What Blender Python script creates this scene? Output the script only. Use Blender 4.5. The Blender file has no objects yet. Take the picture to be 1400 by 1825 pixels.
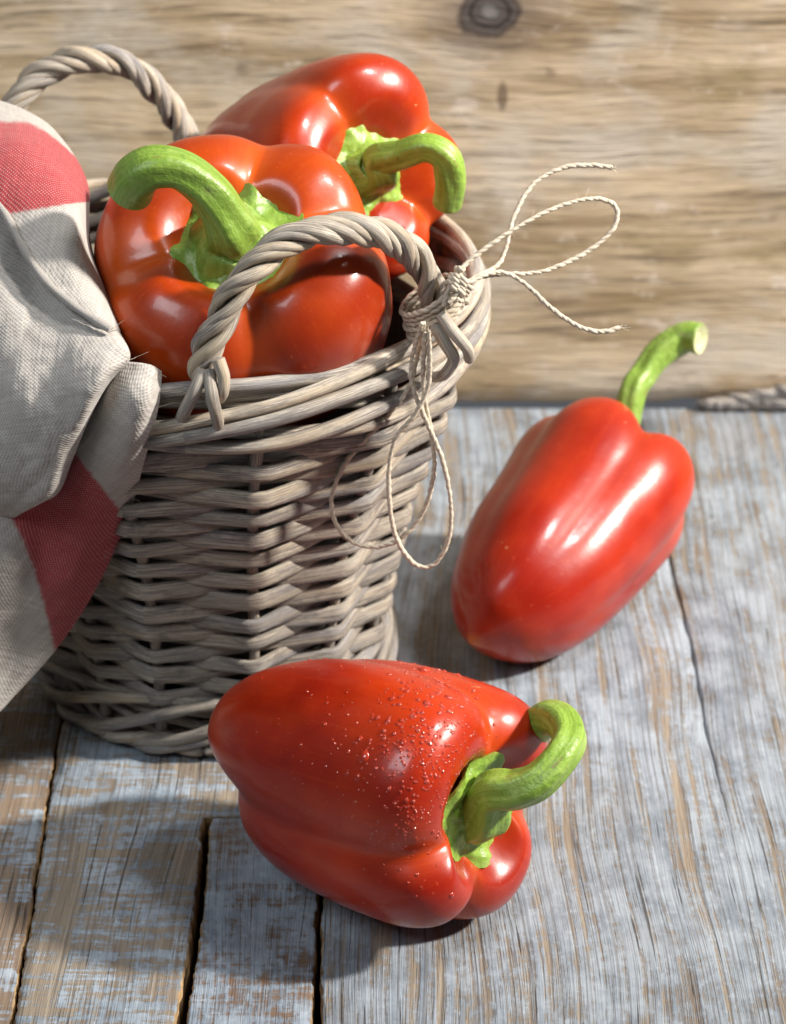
import bpy, math, random
import numpy as np
from mathutils import Vector
random.seed(4); RNG = np.random.default_rng(7)
SC = bpy.context.scene; COL = SC.collection

# ------------------------------------------------------------------ camera
PITCH = math.radians(28.0); F = 5000.0
CAM = np.array([0.0, -0.839, 0.446])
FWD = np.array([0, math.cos(PITCH), -math.sin(PITCH)]); UPV = np.array([0, math.sin(PITCH), math.cos(PITCH)])
cam = bpy.data.cameras.new('camera'); camo = bpy.data.objects.new('camera', cam); COL.objects.link(camo)
camo.location = CAM; camo.rotation_euler = (math.pi/2 - PITCH, 0, 0)
cam.sensor_fit = 'VERTICAL'; cam.sensor_height = 36; cam.lens = 36*F/1825
cam.clip_start = 0.02; cam.clip_end = 50
cam.dof.use_dof = True; cam.dof.focus_distance = 0.712; cam.dof.aperture_fstop = 19.0
SC.camera = camo
# ------------------------------------------------------------------ light
w = bpy.data.worlds.new('World'); SC.world = w; w.use_nodes = True
w.node_tree.nodes['Background'].inputs[0].default_value = (0.82, 0.89, 1.0, 1)
w.node_tree.nodes['Background'].inputs[1].default_value = 0.11
def lamp(name, kind, pos, target, energy, color, **kw):
    l = bpy.data.lights.new(name, kind); l.energy = energy; l.color = color
    for k, v in kw.items(): setattr(l, k, v)
    o = bpy.data.objects.new(name, l); COL.objects.link(o); o.location = pos
    o.rotation_euler = (Vector(target)-Vector(pos)).to_track_quat('-Z', 'Y').to_euler()
    return o
def polar(az, el, r, t=(0, -0.1, 0.05)):
    a, e = math.radians(az), math.radians(el)
    return (t[0]+r*math.cos(e)*math.cos(a), t[1]+r*math.cos(e)*math.sin(a), t[2]+r*math.sin(e))
T0 = (0, -0.1, 0.05)
lamp('key_spot', 'SPOT', polar(-6, 36, 2.6), (.05, -.05, .07), 730, (1.0, 0.94, 0.86), spot_size=math.radians(17), spot_blend=1.0, shadow_soft_size=0.10)
lamp('top_softbox', 'AREA', polar(-14, 63, 1.0), T0, 4.6, (1.0, 0.98, 0.96), shape='RECTANGLE', size=0.11, size_y=0.17)
lamp('fill_softbox', 'AREA', polar(232, 46, 1.3), T0, 5.8, (0.87, 0.94, 1.0), shape='RECTANGLE', size=0.50, size_y=0.42)
SC.view_settings.view_transform = 'Standard'; SC.view_settings.look = 'None'
SC.view_settings.gamma = 1.0; SC.view_settings.exposure = 0.08

# ------------------------------------------------------------------ helpers
def P(x, y, d): return CAM + d*(FWD + np.array([(x-700)/F, 0, 0]) + UPV*((912.5-y)/F))
def G(x, y, z=0.0):
    r = FWD + np.array([(x-700)/F, 0, 0]) + UPV*((912.5-y)/F)
    return CAM + r*((z-CAM[2])/r[2])
def proj(p):
    q = np.asarray(p) - CAM; d = q @ FWD
    return np.stack([700+F*q[..., 0]/d, 912.5-F*(q @ UPV)/d, d], -1)
def unit(v): v = np.asarray(v, float); return v/np.linalg.norm(v)
def spline(pts, n):
    """Catmull-Rom through pts (any columns), n samples, roughly even in arc length."""
    p = np.asarray(pts, float); p = np.vstack([2*p[0]-p[1], p, 2*p[-1]-p[-2]])
    out = []; m = len(p)-3; k = 24
    for i in range(m):
        t = np.linspace(0, 1, k, endpoint=False)[:, None]
        a, b, c, d = p[i:i+4]
        out.append(.5*((2*b)+(-a+c)*t+(2*a-5*b+4*c-d)*t**2+(-a+3*b-3*c+d)*t**3))
    out = np.vstack(out+[p[-2][None]])
    s = np.r_[0, np.cumsum(np.linalg.norm(np.diff(out[:, :3], axis=0), axis=1))]
    u = np.linspace(0, s[-1], n)
    return np.stack([np.interp(u, s, out[:, j]) for j in range(out.shape[1])], -1)
def vnoise(p, scale, seed=0):
    """smooth value noise, -1..1"""
    r = np.random.default_rng(seed); tab = r.uniform(-1, 1, 4096)
    q = np.asarray(p, float)*scale; i = np.floor(q).astype(int); f = q-i; f = f*f*(3-2*f)
    tot = 0
    for dx in (0, 1):
        for dy in (0, 1):
            for dz in (0, 1):
                h = tab[((i[..., 0]+dx)*73856093 ^ (i[..., 1]+dy)*19349663 ^ (i[..., 2]+dz)*83492791) & 4095]
                tot = tot + h*np.where(dx, f[..., 0], 1-f[..., 0])*np.where(dy, f[..., 1], 1-f[..., 1])*np.where(dz, f[..., 2], 1-f[..., 2])
    return tot

class MB:
    def __init__(s): s.v = []; s.f = []; s.uv = []; s.uv2 = []; s.mi = []; s.n = 0
    def grid(s, pts, uv=None, wrap=False, mat=0, uv2=None, flip=False):
        nr, nc = pts.shape[:2]
        s.v.append(pts.reshape(-1, 3))
        if uv is None: uv = np.stack(np.meshgrid(np.linspace(0, 1, nr), np.linspace(0, 1, nc+(1 if wrap else 0)), indexing='ij'), -1)
        jj = nc if wrap else nc-1
        for i in range(nr-1):
            for j in range(jj):
                k = (j+1) % nc
                q = [(i, j, j), (i, k, j+1), (i+1, k, j+1), (i+1, j, j)]
                if flip: q = q[::-1]
                s.f.append([s.n+a*nc+b for a, b, c in q])
                s.uv.extend([uv[a, c] for a, b, c in q])
                if uv2 is not None: s.uv2.extend([uv2[a, b] for a, b, c in q])
                s.mi.append(mat)
        s.n += nr*nc
    def cap(s, ring, mat=0, bulge=None, uvv=(0, 0)):
        c = ring.mean(0) + (0 if bulge is None else bulge); n = len(ring)
        s.v.append(np.vstack([ring, c[None]]))
        for j in range(n):
            s.f.append([s.n+j, s.n+(j+1) % n, s.n+n]); s.uv.extend([np.array(uvv)]*3); s.mi.append(mat)
            if s.uv2: s.uv2.extend([np.zeros(2)]*3)
        s.n += n+1
    def tube(s, path, ra, rb=None, out=None, ns=8, caps=True, mat=0, closed=False, ridges=None, u0=0.0, capmat=None, bulge=0.3):
        path = np.asarray(path, float); n = len(path)
        ra = np.broadcast_to(np.asarray(ra, float), (n,)); rb = ra if rb is None else np.broadcast_to(np.asarray(rb, float), (n,))
        if closed: T = np.roll(path, -1, 0)-np.roll(path, 1, 0)
        else: T = np.gradient(path, axis=0)
        T = T/np.maximum(np.linalg.norm(T, axis=1, keepdims=True), 1e-12)
        if out is not None:
            N = out - (out*T).sum(1, keepdims=True)*T; N /= np.linalg.norm(N, axis=1, keepdims=True)
        else:
            N = np.zeros_like(path); a = np.array([0, 0, 1.0]) if abs(T[0, 2]) < .9 else np.array([1.0, 0, 0])
            for i in range(n):
                a = a-(a@T[i])*T[i]; a /= np.linalg.norm(a); N[i] = a
        B = np.cross(T, N)
        th = np.linspace(0, 2*math.pi, ns, endpoint=False)
        k = np.ones((n, ns))
        if ridges is not None: k = ridges(n, th)
        pts = path[:, None]+N[:, None]*(ra[:, None]*np.cos(th)*k)[..., None]+B[:, None]*(rb[:, None]*np.sin(th)*k)[..., None]
        L = u0+np.r_[0, np.cumsum(np.linalg.norm(np.diff(path, axis=0), axis=1))]
        if closed:
            pts = np.concatenate([pts, pts[:1]]); L = np.r_[L, L[-1]+np.linalg.norm(path[0]-path[-1])]; n += 1
        uv = np.zeros((n, ns+1, 2)); uv[..., 0] = L[:, None]; uv[..., 1] = np.linspace(0, 1, ns+1)
        s.grid(pts, uv, wrap=True, mat=mat, flip=True)
        if caps and not closed:
            cm = mat if capmat is None else capmat
            s.cap(pts[0], cm, -T[0]*ra[0]*bulge, (L[0], .5)); s.cap(pts[-1][::-1], cm, T[-1]*ra[-1]*bulge, (L[-1], .5))
        return pts
    def build(s, name, mats, parent=None, loc=None, smooth=True):
        v = np.vstack(s.v)
        if parent is not None: v = v-np.array(parent['_loc'])
        elif loc is not None: v = v-np.asarray(loc)
        me = bpy.data.meshes.new(name); me.from_pydata(v.tolist(), [], s.f)
        l = me.uv_layers.new(name='UVMap'); l.data.foreach_set('uv', np.asarray(s.uv, dtype=np.float32).ravel())
        if s.uv2 and len(s.uv2) == len(s.uv):
            l = me.uv_layers.new(name='band'); l.data.foreach_set('uv', np.asarray(s.uv2, dtype=np.float32).ravel())
        for m in (mats if isinstance(mats, (list, tuple)) else [mats]): me.materials.append(m)
        me.polygons.foreach_set('material_index', s.mi); me.polygons.foreach_set('use_smooth', [smooth]*len(s.f))
        me.update()
        o = bpy.data.objects.new(name, me); COL.objects.link(o)
        if parent is not None: o.parent = parent
        elif loc is not None: o.location = loc
        return o
def tag(o, label=None, cat=None, group=None, kind=None):
    for k, v in (('label', label), ('category', cat), ('group', group), ('kind', kind)):
        if v: o[k] = v
    return o
def empty(name, loc):
    o = bpy.data.objects.new(name, None); COL.objects.link(o); o.location = loc; o['_loc'] = [float(a) for a in loc]
    o.empty_display_size = 0.02
    return o

# ------------------------------------------------------------------ materials
class NT:
    def __init__(s, name):
        m = bpy.data.materials.new(name); m.use_nodes = True; s.m = m; s.t = m.node_tree
        s.b = s.t.nodes['Principled BSDF']
    def n(s, typ, ins=None, **props):
        d = s.t.nodes.new('ShaderNode'+typ)
        for k, v in props.items(): setattr(d, k, v)
        for k, v in (ins or {}).items():
            if hasattr(v, 'is_output'): s.t.links.new(v, d.inputs[k])
            else: d.inputs[k].default_value = v
        return d
    def math(s, op, a, b=None, c=None, clamp=False):
        i = {0: a}
        if b is not None: i[1] = b
        if c is not None: i[2] = c
        return s.n('Math', i, operation=op, use_clamp=clamp).outputs[0]
    def step(s, v, a, b):
        return s.n('MapRange', {0: v, 1: a, 2: b, 3: 0.0, 4: 1.0}, interpolation_type='SMOOTHSTEP', clamp=True).outputs[0]
    def noise(s, vec, scale, detail=4, rough=.55, dist=0.0):
        return s.n('TexNoise', {'Vector': vec, 'Scale': scale, 'Detail': detail, 'Roughness': rough, 'Distortion': dist}).outputs[0]
    def map(s, vec, scale=(1, 1, 1), loc=(0, 0, 0), rot=(0, 0, 0)):
        return s.n('Mapping', {'Vector': vec, 'Scale': scale, 'Location': loc, 'Rotation': rot}).outputs[0]
    def mix(s, f, a, b, mode='MIX'):
        d = s.t.nodes.new('ShaderNodeMix'); d.data_type = 'RGBA'; d.blend_type = mode
        for k, v in ((0, f), (6, a), (7, b)):
            if hasattr(v, 'is_output'): s.t.links.new(v, d.inputs[k])
            else: d.inputs[k].default_value = v if k == 0 else (*v, 1)
        return d.outputs[2]
    def set(s, **kw):
        for k, v in kw.items():
            k = k.replace('_', ' ')
            if hasattr(v, 'is_output'): s.t.links.new(v, s.b.inputs[k])
            else: s.b.inputs[k].default_value = v if not isinstance(v, tuple) else (*v, 1)
    def bump(s, h, strength, dist, prev=None):
        i = {'Height': h, 'Strength': strength, 'Distance': dist}
        if prev is not None: i['Normal'] = prev
        return s.n('Bump', i).outputs[0]
    def coord(s, w='Object'): return s.n('TexCoord').outputs[w]
    def seed(s, vec, k=7.0):
        r = s.n('ObjectInfo').outputs['Random']
        c = s.n('CombineXYZ', {0: s.math('MULTIPLY', r, k), 1: s.math('MULTIPLY', r, k*2.3), 2: s.math('MULTIPLY', r, k*.7)}).outputs[0]
        return s.n('VectorMath', {0: vec, 1: c}, operation='ADD').outputs[0]

def mat_pepper(name, hue=0.0, warm=0.5):
    t = NT(name); o = t.seed(t.coord('Object'))
    big = t.noise(o, 22, 3); fine = t.noise(o, 240, 3)
    c = t.mix(t.step(big, .35, .7), (0.26, 0.009+hue*.8, 0.0015), (0.43, 0.029+hue*2.2, 0.002))
    # paler, more orange flesh in the furrows towards the stalk: 'band' x runs from the stalk to the tip, y from furrow to crest
    b = t.n('UVMap', uv_map='band').outputs[0]; s = t.n('SeparateXYZ', {0: b})
    fur = t.math('MULTIPLY', t.step(s.outputs[1], .75, .05), t.step(s.outputs[0], .60, .18))
    c = t.mix(t.math('MULTIPLY', fur, warm), c, (0.66, 0.11, 0.012))
    c = t.mix(t.math('MULTIPLY', t.step(s.outputs[0], .945, .99), .6), c, (.52, .16, .03))
    st = t.noise(t.n('VectorMath', {0: b, 1: (3.0, 3.0, 0)}, operation='MULTIPLY').outputs[0], 8, 4)
    c = t.mix(t.math('MULTIPLY', t.step(st, .55, .75), .14), c, (0.60, 0.06, 0.010))
    str_ = t.noise(t.n('VectorMath', {0: b, 1: (5.0, 0.0, 0)}, operation='MULTIPLY').outputs[0], 1.0, 2)
    # fine lengthwise streaks, small dull scars and pores
    a2 = t.n('UVMap', uv_map='UVMap').outputs[0]
    lg = t.noise(t.map(a2, (5, 130, 1)), 1.0, 3, .6); c = t.mix(t.math('MULTIPLY', t.step(lg, .52, .70), .16), c, (0.25, 0.010, 0.004)); c = t.mix(t.math('MULTIPLY', t.step(lg, .46, .32), .09), c, (0.60, 0.075, 0.008))
    sc = t.noise(t.n('VectorMath', {0: o, 1: (130, 420, 420)}, operation='MULTIPLY').outputs[0], 1.0, 2); scm = t.math('MULTIPLY', t.step(sc, .72, .77), t.step(t.noise(o, 38, 2), .53, .60))
    c = t.mix(t.math('MULTIPLY', scm, .75), c, (0.62, 0.33, 0.16))
    sp = t.noise(o, 900, 2); c = t.mix(t.math('MULTIPLY', t.step(sp, .66, .74), .22), c, (0.72, 0.15, 0.05))
    t.set(Base_Color=c, Roughness=t.math('MULTIPLY_ADD', fine, .10, .26), Specular_IOR_Level=.38, Coat_Weight=.28, Coat_Roughness=.12,
          Subsurface_Weight=.06, Subsurface_Scale=.004)
    t.b.inputs['Subsurface Radius'].default_value = (1, .25, .1)
    n = t.bump(t.noise(o, 48, 1.5), .16, .0026); n = t.bump(t.noise(o, 420, 3), .10, .0004, n)
    t.set(Normal=n, Coat_Normal=n)
    return t.m
def mat_stem(name, light=1.0):
    t = NT(name); uv = t.n('UVMap', uv_map='UVMap').outputs[0]; o = t.coord('Object')
    st = t.noise(t.map(uv, (35, 30, 1)), 1.0, 5, .65); pt = t.noise(o, 130, 4)
    c = t.mix(t.step(st, .35, .68), (0.15*light, 0.25*light, 0.03), (0.235*light, 0.36*light, 0.06))
    c = t.mix(t.math('MULTIPLY', t.step(pt, .50, .75), .5), c, (0.36*light, 0.48*light, 0.15))
    c = t.mix(t.math('MULTIPLY', t.step(t.noise(o, 420, 2), .62, .72), .4), c, (0.06, 0.13, 0.012))
    t.set(Base_Color=c, Roughness=.36, Specular_IOR_Level=.5, Subsurface_Weight=.08, Subsurface_Scale=.003)
    br = t.math('MULTIPLY', t.step(t.noise(t.map(uv, (160, 9, 1), (3, 1, 0)), 1.0, 3), .66, .74), .6); c2 = t.mix(br, c, (.20, .15, .05)); t.set(Base_Color=c2)
    n = t.bump(st, .25, .0008); n = t.bump(t.noise(o, 420, 4), .6, .0008, n); t.set(Normal=n)
    return t.m
def mat_cut():
    t = NT('stalk_cut'); o = t.coord('Object')
    c = t.mix(t.noise(o, 500, 4), (0.30, 0.33, 0.13), (0.60, 0.58, 0.36))
    t.set(Base_Color=c, Roughness=.6, Normal=t.bump(t.noise(o, 800, 3), .4, .0006)); return t.m
def mat_wicker(name, dark=1.0, warm=0.0):
    t = NT(name); uv = t.n('UVMap', uv_map='UVMap').outputs[0]; v = t.seed(uv, 9)
    s1 = t.noise(t.map(v, (85, 52, 1)), 1.0, 6, .68, .3); s2 = t.noise(t.map(v, (170, 120, 1)), 1.0, 4, .65, .3)
    pat = t.noise(t.map(v, (28, 2.2, 1)), 1.0, 3)
    k = dark
    c = t.mix(t.step(s1, .34, .66), (.085*k, .069*k, .067*k), (.51*k, .45*k, .36*k))
    c = t.mix(t.math('MULTIPLY', t.step(pat, .50, .66), .34+.4*warm), c, (.37*k, .28*k, .175*k))
    c = t.mix(t.math('MULTIPLY', t.step(pat, .50, .34), .60), c, (.19*k, .19*k, .205*k))
    c = t.mix(t.math('MULTIPLY', t.step(s2, .58, .70), .75), c, (.050, .044, .042))
    c = t.mix(t.math('MULTIPLY', t.step(s2, .42, .30), .65), c, (.58*k, .54*k, .48*k))
    bl = t.noise(t.map(v, (75, 2.5, 1), (2, 5, 0)), 1.0, 5, .7)
    c = t.mix(t.math('MULTIPLY', t.step(bl, .48, .66), .60), c, (.085*k, .078*k, .078*k))
    rn = t.n('ObjectInfo').outputs['Random']; c = t.mix(t.math('MULTIPLY', t.step(rn, .45, 1.0), .38), c, (.15*k, .135*k, .125*k)); c = t.mix(t.math('MULTIPLY', t.step(rn, .35, .0), .22), c, (.44*k, .36*k, .25*k))
    fl = t.noise(t.map(v, (330, 40, 1)), 1.0, 2); c = t.mix(t.math('MULTIPLY', t.step(fl, .68, .76), .6), c, (.62, .58, .52))
    t.set(Base_Color=c, Roughness=.52, Specular_IOR_Level=.35)
    n = t.bump(s2, .45, .0005); n = t.bump(s1, .30, .0008, n); t.set(Normal=n)
    return t.m
def mat_gap_shade():  # near-black: the shade behind the weave put into a colour
    t = NT('dark_gap_sheet'); n = t.noise(t.coord('Object'), 60, 3); t.set(Base_Color=t.mix(n, (.012, .010, .009), (.03, .025, .02)), Roughness=.6, Normal=t.bump(n, .4, .002)); return t.m
def mat_twine():
    t = NT('jute_twine'); uv = t.n('UVMap', uv_map='UVMap').outputs[0]; o = t.coord('Object')
    f = t.noise(t.map(uv, (500, 3, 1)), 1.0, 3); g = t.noise(o, 900, 3)
    c = t.mix(f, (.37, .31, .23), (.66, .58, .47)); c = t.mix(t.math('MULTIPLY', t.step(g, .55, .8), .5), c, (.25, .19, .12))
    t.set(Base_Color=c, Roughness=.8, Specular_IOR_Level=.2, Normal=t.bump(g, .6, .0004)); return t.m
def mat_cloth():
    t = NT('linen_cloth'); uv = t.n('UVMap', uv_map='UVMap').outputs[0]
    s = t.n('SeparateXYZ', {0: t.n('VectorMath', {0: uv, 1: t.n('VectorMath', {0: t.n('TexNoise', {'Vector': uv, 'Scale': 420.0, 'Detail': 3.0}).outputs[1], 1: (.00035, .00035, 0)}, operation='MULTIPLY').outputs[0]}, operation='ADD').outputs[0]})
    p = 2*math.pi/0.00098
    su = t.math('SINE', t.math('MULTIPLY', s.outputs[0], p)); sv = t.math('SINE', t.math('MULTIPLY', s.outputs[1], p))
    wv = t.math('MULTIPLY_ADD', t.math('MULTIPLY', su, sv), .5, .5)
    thr = t.noise(t.map(uv, (90, 900, 1)), 1.0, 3); thr2 = t.noise(t.map(uv, (900, 90, 1)), 1.0, 3)
    base = t.mix(t.math('ADD', t.math('MULTIPLY', thr, .5), t.math('MULTIPLY', thr2, .5)), (.25, .225, .20), (.60, .57, .53))
    base = t.mix(t.math('MULTIPLY', t.step(wv, .55, .1), .48), base, (.20, .165, .135))
    b = t.n('SeparateXYZ', {0: t.n('UVMap', uv_map='band').outputs[0]}).outputs[0]
    b = t.math('ADD', b, t.math('MULTIPLY_ADD', t.noise(uv, 500, 2), .06, -.03))
    red = t.mix(thr, (.25, .025, .030), (.38, .055, .060))
    red = t.mix(t.math('MULTIPLY', t.step(wv, .60, .95), t.math('MULTIPLY_ADD', thr2, .8, -.08)), red, (.74, .60, .56))
    m = t.math('MULTIPLY', t.step(b, -.03, .03), t.step(b, 1.03, .97))
    t.set(Base_Color=t.mix(m, base, red), Roughness=.88, Specular_IOR_Level=.15, Sheen_Weight=.15)
    n = t.bump(wv, .28, .0004); n = t.bump(t.math('ADD', thr, thr2), .5, .0005, n); t.set(Normal=n)
    return t.m
def mat_plank(name, brush, ochre, paint=.3, brown=0.0, pores=.5, thick=.90):
    """worn whitewash over weathered pine; brush = cross brush strokes, ochre = bare growth rings, paint = how much of it is left"""
    t = NT(name); o0 = t.coord('Object'); o = t.seed(o0, 1.7)
    warp = t.noise(t.map(o, (9, 3.5, 1)), 1.0, 2); x = t.n('SeparateXYZ', {0: o})
    xs = t.math('ADD', x.outputs[0], t.math('MULTIPLY', warp, .028))
    def gv(fx, fy, z=0.0): return t.n('CombineXYZ', {0: t.math('MULTIPLY', xs, fx), 1: t.math('MULTIPLY', x.outputs[1], fy), 2: z}).outputs[0]
    def nn(v): return t.math('MULTIPLY_ADD', v, 2.0, -1.0)
    ring = t.noise(gv(300, 4), 1.0, 4, .62); ring2 = t.noise(gv(640, 14), 1.0, 4, .65); fib = t.noise(gv(1900, 50), 1.0, 3, .6)
    crack = t.noise(gv(760, 13, 4.0), 1.0, 3, .7)
    patch = t.noise(t.map(o, (22, 13, 1)), 1.0, 5, .62); patch2 = t.noise(t.map(o, (90, 55, 1)), 1.0, 4, .65); spl = t.noise(t.map(o, (420, 330, 1)), 1.0, 3, .65)
    cross = t.noise(t.map(o, (30, 190, 1)), 1.0, 5, .68); cross2 = t.noise(t.map(o, (75, 620, 1)), 1.0, 4, .65)
    wood = t.mix(t.step(ring, .30, .68), (.15, .115, .085), (.285, .235, .178))
    wood = t.mix(t.math('MULTIPLY', t.step(ring2, .47, .65), .55), wood, (.125, .095, .072))
    wood = t.mix(t.math('MULTIPLY', t.step(patch2, .42, .66), .45), wood, (.25, .215, .18))
    wood = t.mix(brown, wood, t.mix(ring2, (.085, .045, .025), (.20, .11, .06)))
    pnt = t.mix(t.step(patch2, .32, .66), (.155, .20, .252), (.295, .35, .41))
    pnt = t.mix(t.math('MULTIPLY', t.step(spl, .52, .72), .35), pnt, (.46, .515, .575))
    pnt = t.mix(t.math('MULTIPLY', t.step(ring2, .56, .70), .40), pnt, (.20, .205, .22))
    pnt = t.mix(t.math('MULTIPLY', t.step(t.noise(t.map(o, (26, 17, 1), (5, 2, 0)), 1.0, 4), .52, .70), .45), pnt, (.235, .235, .24))
    k = t.math('MULTIPLY_ADD', nn(patch), .55, paint)
    lines = t.noise(gv(1050, 5, 2.0), 1.0, 2, .5)
    for v, wgt in ((patch2, .45), (ring2, -.55), (fib, -.30), (spl, .35), (ring, -ochre), (cross, brush), (cross2, brush*.6)):
        k = t.math('ADD', k, t.math('MULTIPLY', nn(v), wgt))
    m = t.step(k, -.18, .24)
    c = t.mix(t.math('MULTIPLY', m, thick), wood, pnt)
    c = t.mix(t.math('MULTIPLY', t.step(fib, .56, .72), .45), c, (.105, .092, .085))
    c = t.mix(t.math('MULTIPLY', t.step(lines, .535, .62), .55*pores), c, (.10, .088, .08))
    ck = t.math('MULTIPLY', t.step(crack, .615, .68), pores)
    c = t.mix(t.math('MULTIPLY', ck, .9), c, (.035, .028, .024))
    t.set(Base_Color=c, Roughness=t.math('MULTIPLY_ADD', fib, .25, .42), Specular_IOR_Level=.35)
    h = t.math('SUBTRACT', t.math('ADD', t.math('MULTIPLY', ring2, -.55), t.math('ADD', t.math('MULTIPLY', fib, -.25), t.math('MULTIPLY', m, .16))), t.math('MULTIPLY', ck, .9))
    t.set(Normal=t.bump(h, .85, .0011)); return t.m
def mat_rawedge():
    t = NT('raw_plank_edge'); o = t.coord('Object')
    a = t.noise(t.map(o, (250, 60, 250)), 1.0, 4)
    c = t.mix(t.step(a, .3, .7), (.10, .055, .025), (.38, .25, .12))
    t.set(Base_Color=c, Roughness=.8, Normal=t.bump(a, .8, .001)); return t.m
def mat_wall(knot, mark):
    t = NT('weathered_board'); o0 = t.coord('Object')
    # growth lines bend round the knot
    d = t.n('VectorMath', {0: o0, 1: knot}, operation='SUBTRACT').outputs[0]
    ds = t.n('VectorMath', {0: d, 1: (1.0, 0, 1.25)}, operation='MULTIPLY').outputs[0]
    r = t.n('VectorMath', {0: ds}, operation='LENGTH').outputs['Value']
    r = t.math('ADD', r, t.math('MULTIPLY_ADD', t.noise(o0, 95, 3), .007, -.0035))
    sep = t.n('SeparateXYZ', {0: o0}); sd = t.n('SeparateXYZ', {0: d})
    pull = t.math('DIVIDE', .00022, t.math('ADD', t.math('MULTIPLY', r, r), .0004))
    zz = t.math('ADD', sep.outputs[2], t.math('MULTIPLY', sd.outputs[2], t.math('MULTIPLY', pull, -1.0)))
    zz = t.math('ADD', zz, t.math('MULTIPLY', t.noise(t.map(o0, (5, 1, 9)), 1.0, 2), .022))
    def gv(fx, fz): return t.n('CombineXYZ', {0: t.math('MULTIPLY', sep.outputs[0], fx), 1: 0.0, 2: t.math('MULTIPLY', zz, fz)}).outputs[0]
    g1 = t.noise(gv(9, 85), 1.0, 4, .6); g2 = t.noise(gv(26, 300), 1.0, 4, .6); g3 = t.noise(gv(60, 1100), 1.0, 3)
    p = t.noise(t.map(o0, (16, 1, 26)), 1.0, 4, .6); q = t.noise(t.map(o0, (60, 1, 110)), 1.0, 4, .65)
    c = t.mix(t.step(g1, .3, .7), (.36, .255, .14), (.76, .60, .41))
    c = t.mix(t.math('MULTIPLY', t.step(p, .46, .66), .75), c, (.68, .61, .51))
    c = t.mix(t.math('MULTIPLY', t.step(p, .46, .30), .75), c, (.33, .245, .12))
    c = t.mix(t.math('MULTIPLY', t.step(g2, .52, .68), .65), c, (.14, .10, .065))
    c = t.mix(t.math('MULTIPLY', t.step(q, .56, .70), .7), c, (.80, .68, .56))
    c = t.mix(t.math('MULTIPLY', t.step(t.noise(t.map(o0, (50, 1, 60), (3, 0, 1)), 1.0, 2), .68, .78), .6), c, (.15, .10, .07))
    ringk = t.noise(t.math('MULTIPLY', r, 1.0), 1.0) if False else t.math('MULTIPLY_ADD', t.math('SINE', t.math('MULTIPLY', r, 1700)), .5, .5)
    kc = t.mix(ringk, (.035, .028, .026), (.12, .10, .09)); kc = t.mix(t.step(r, .0045, .001), kc, (.24, .225, .21))
    mk = t.n('VectorMath', {0: t.n('VectorMath', {0: o0, 1: mark}, operation='SUBTRACT').outputs[0], 1: (2.6, 0, .9)}, operation='MULTIPLY').outputs[0]
    c = t.mix(t.math('MULTIPLY', t.step(t.n('VectorMath', {0: mk}, operation='LENGTH').outputs['Value'], .0062, .0030), .7), c, (.13, .085, .06))
    c = t.mix(t.math('MULTIPLY', t.step(r, .030, .012), .6), c, (.20, .15, .115))
    c = t.mix(t.math('MULTIPLY', t.step(r, .0125, .0088), .95), c, kc)
    t.set(Base_Color=c, Roughness=.75, Specular_IOR_Level=.25)
    h = t.math('ADD', t.math('MULTIPLY', g2, .6), t.math('MULTIPLY', g3, .4))
    t.set(Normal=t.bump(h, .8, .0014)); return t.m
def mat_drop(name, milk, tint):
    t = NT(name); nt = t.t; out = nt.nodes['Material Output']
    # a clear bead on red skin: it takes the skin's red from below and glints on top
    g = t.n('BsdfPrincipled', {'Base Color': (.50, .040, .012, 1), 'Roughness': .13, 'IOR': 1.5, 'Specular IOR Level': .9, 'Coat Weight': .8, 'Coat Roughness': .05}).outputs[0]
    tr = t.n('BsdfTransparent', {'Color': tint}).outputs[0]
    mx = t.n('MixShader', {0: milk, 1: g, 2: tr}).outputs[0]
    nt.links.new(mx, out.inputs['Surface']); return t.m

M = dict(
    pep_a=mat_pepper('pepper_skin_orange', .012, .75), pep_b=mat_pepper('pepper_skin_red', .005, .55),
    pep_c=mat_pepper('pepper_skin_wet', .0, .45), pep_d=mat_pepper('pepper_skin_deep', .0, .30),
    stem=mat_stem('green_stalk'), stem_light=mat_stem('pale_green_stalk', 1.12), cut=mat_cut(),
    wick=mat_wicker('willow_grey', 1.0), rim=mat_wicker('willow_pale', 1.3, .7), stake=mat_wicker('willow_stake', .95, 1.0), foot=mat_wicker('willow_tan', .95, 1.0),
    gap_shade=mat_gap_shade(), twine=mat_twine(), cloth=mat_cloth(), raw=mat_rawedge(), drop=mat_drop('water', .40, (.95, .80, .76, 1)), mist=mat_drop('water_mist', .35, (1, .97, .96, 1)))

# ------------------------------------------------------------------ table top of planks
TABLE_BACK = 0.080
def gline(pts, n, seed, amp):
    """a joint line through picture-measured points on the table: X as a function of Y, carried on straight beyond them"""
    q = np.array([G(*p)[:2] for p in pts]); q = q[np.argsort(q[:, 1])]
    def f(y):
        y = np.asarray(y, float)
        x = np.interp(y, q[:, 1], q[:, 0])
        s0 = (q[1, 0]-q[0, 0])/(q[1, 1]-q[0, 1]); s1 = (q[-1, 0]-q[-2, 0])/(q[-1, 1]-q[-2, 1])
        x = np.where(y < q[0, 1], q[0, 0]+s0*(y-q[0, 1])*.6, x); x = np.where(y > q[-1, 1], q[-1, 0]+s1*(y-q[-1, 1])*.6, x)
        z = np.zeros_like(y)
        return x+amp*(vnoise(np.stack([y, z, z], -1), 90, seed)+.5*vnoise(np.stack([y, z, z], -1), 330, seed+1))
    return f
jA = gline([(95, 1360), (80, 1460), (65, 1560)], 0, 1, .0003)
jB = gline([(368, 1462), (352, 1600), (325, 1825)], 0, 2, .0006)
jC = gline([(572, 1570), (566, 1700), (564, 1825)], 0, 3, .0005)
jD = gline([(1195, 1000), (1238, 1180), (1262, 1320), (1297, 1450), (1330, 1600), (1372, 1825)], 0, 4, .0002)
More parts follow.
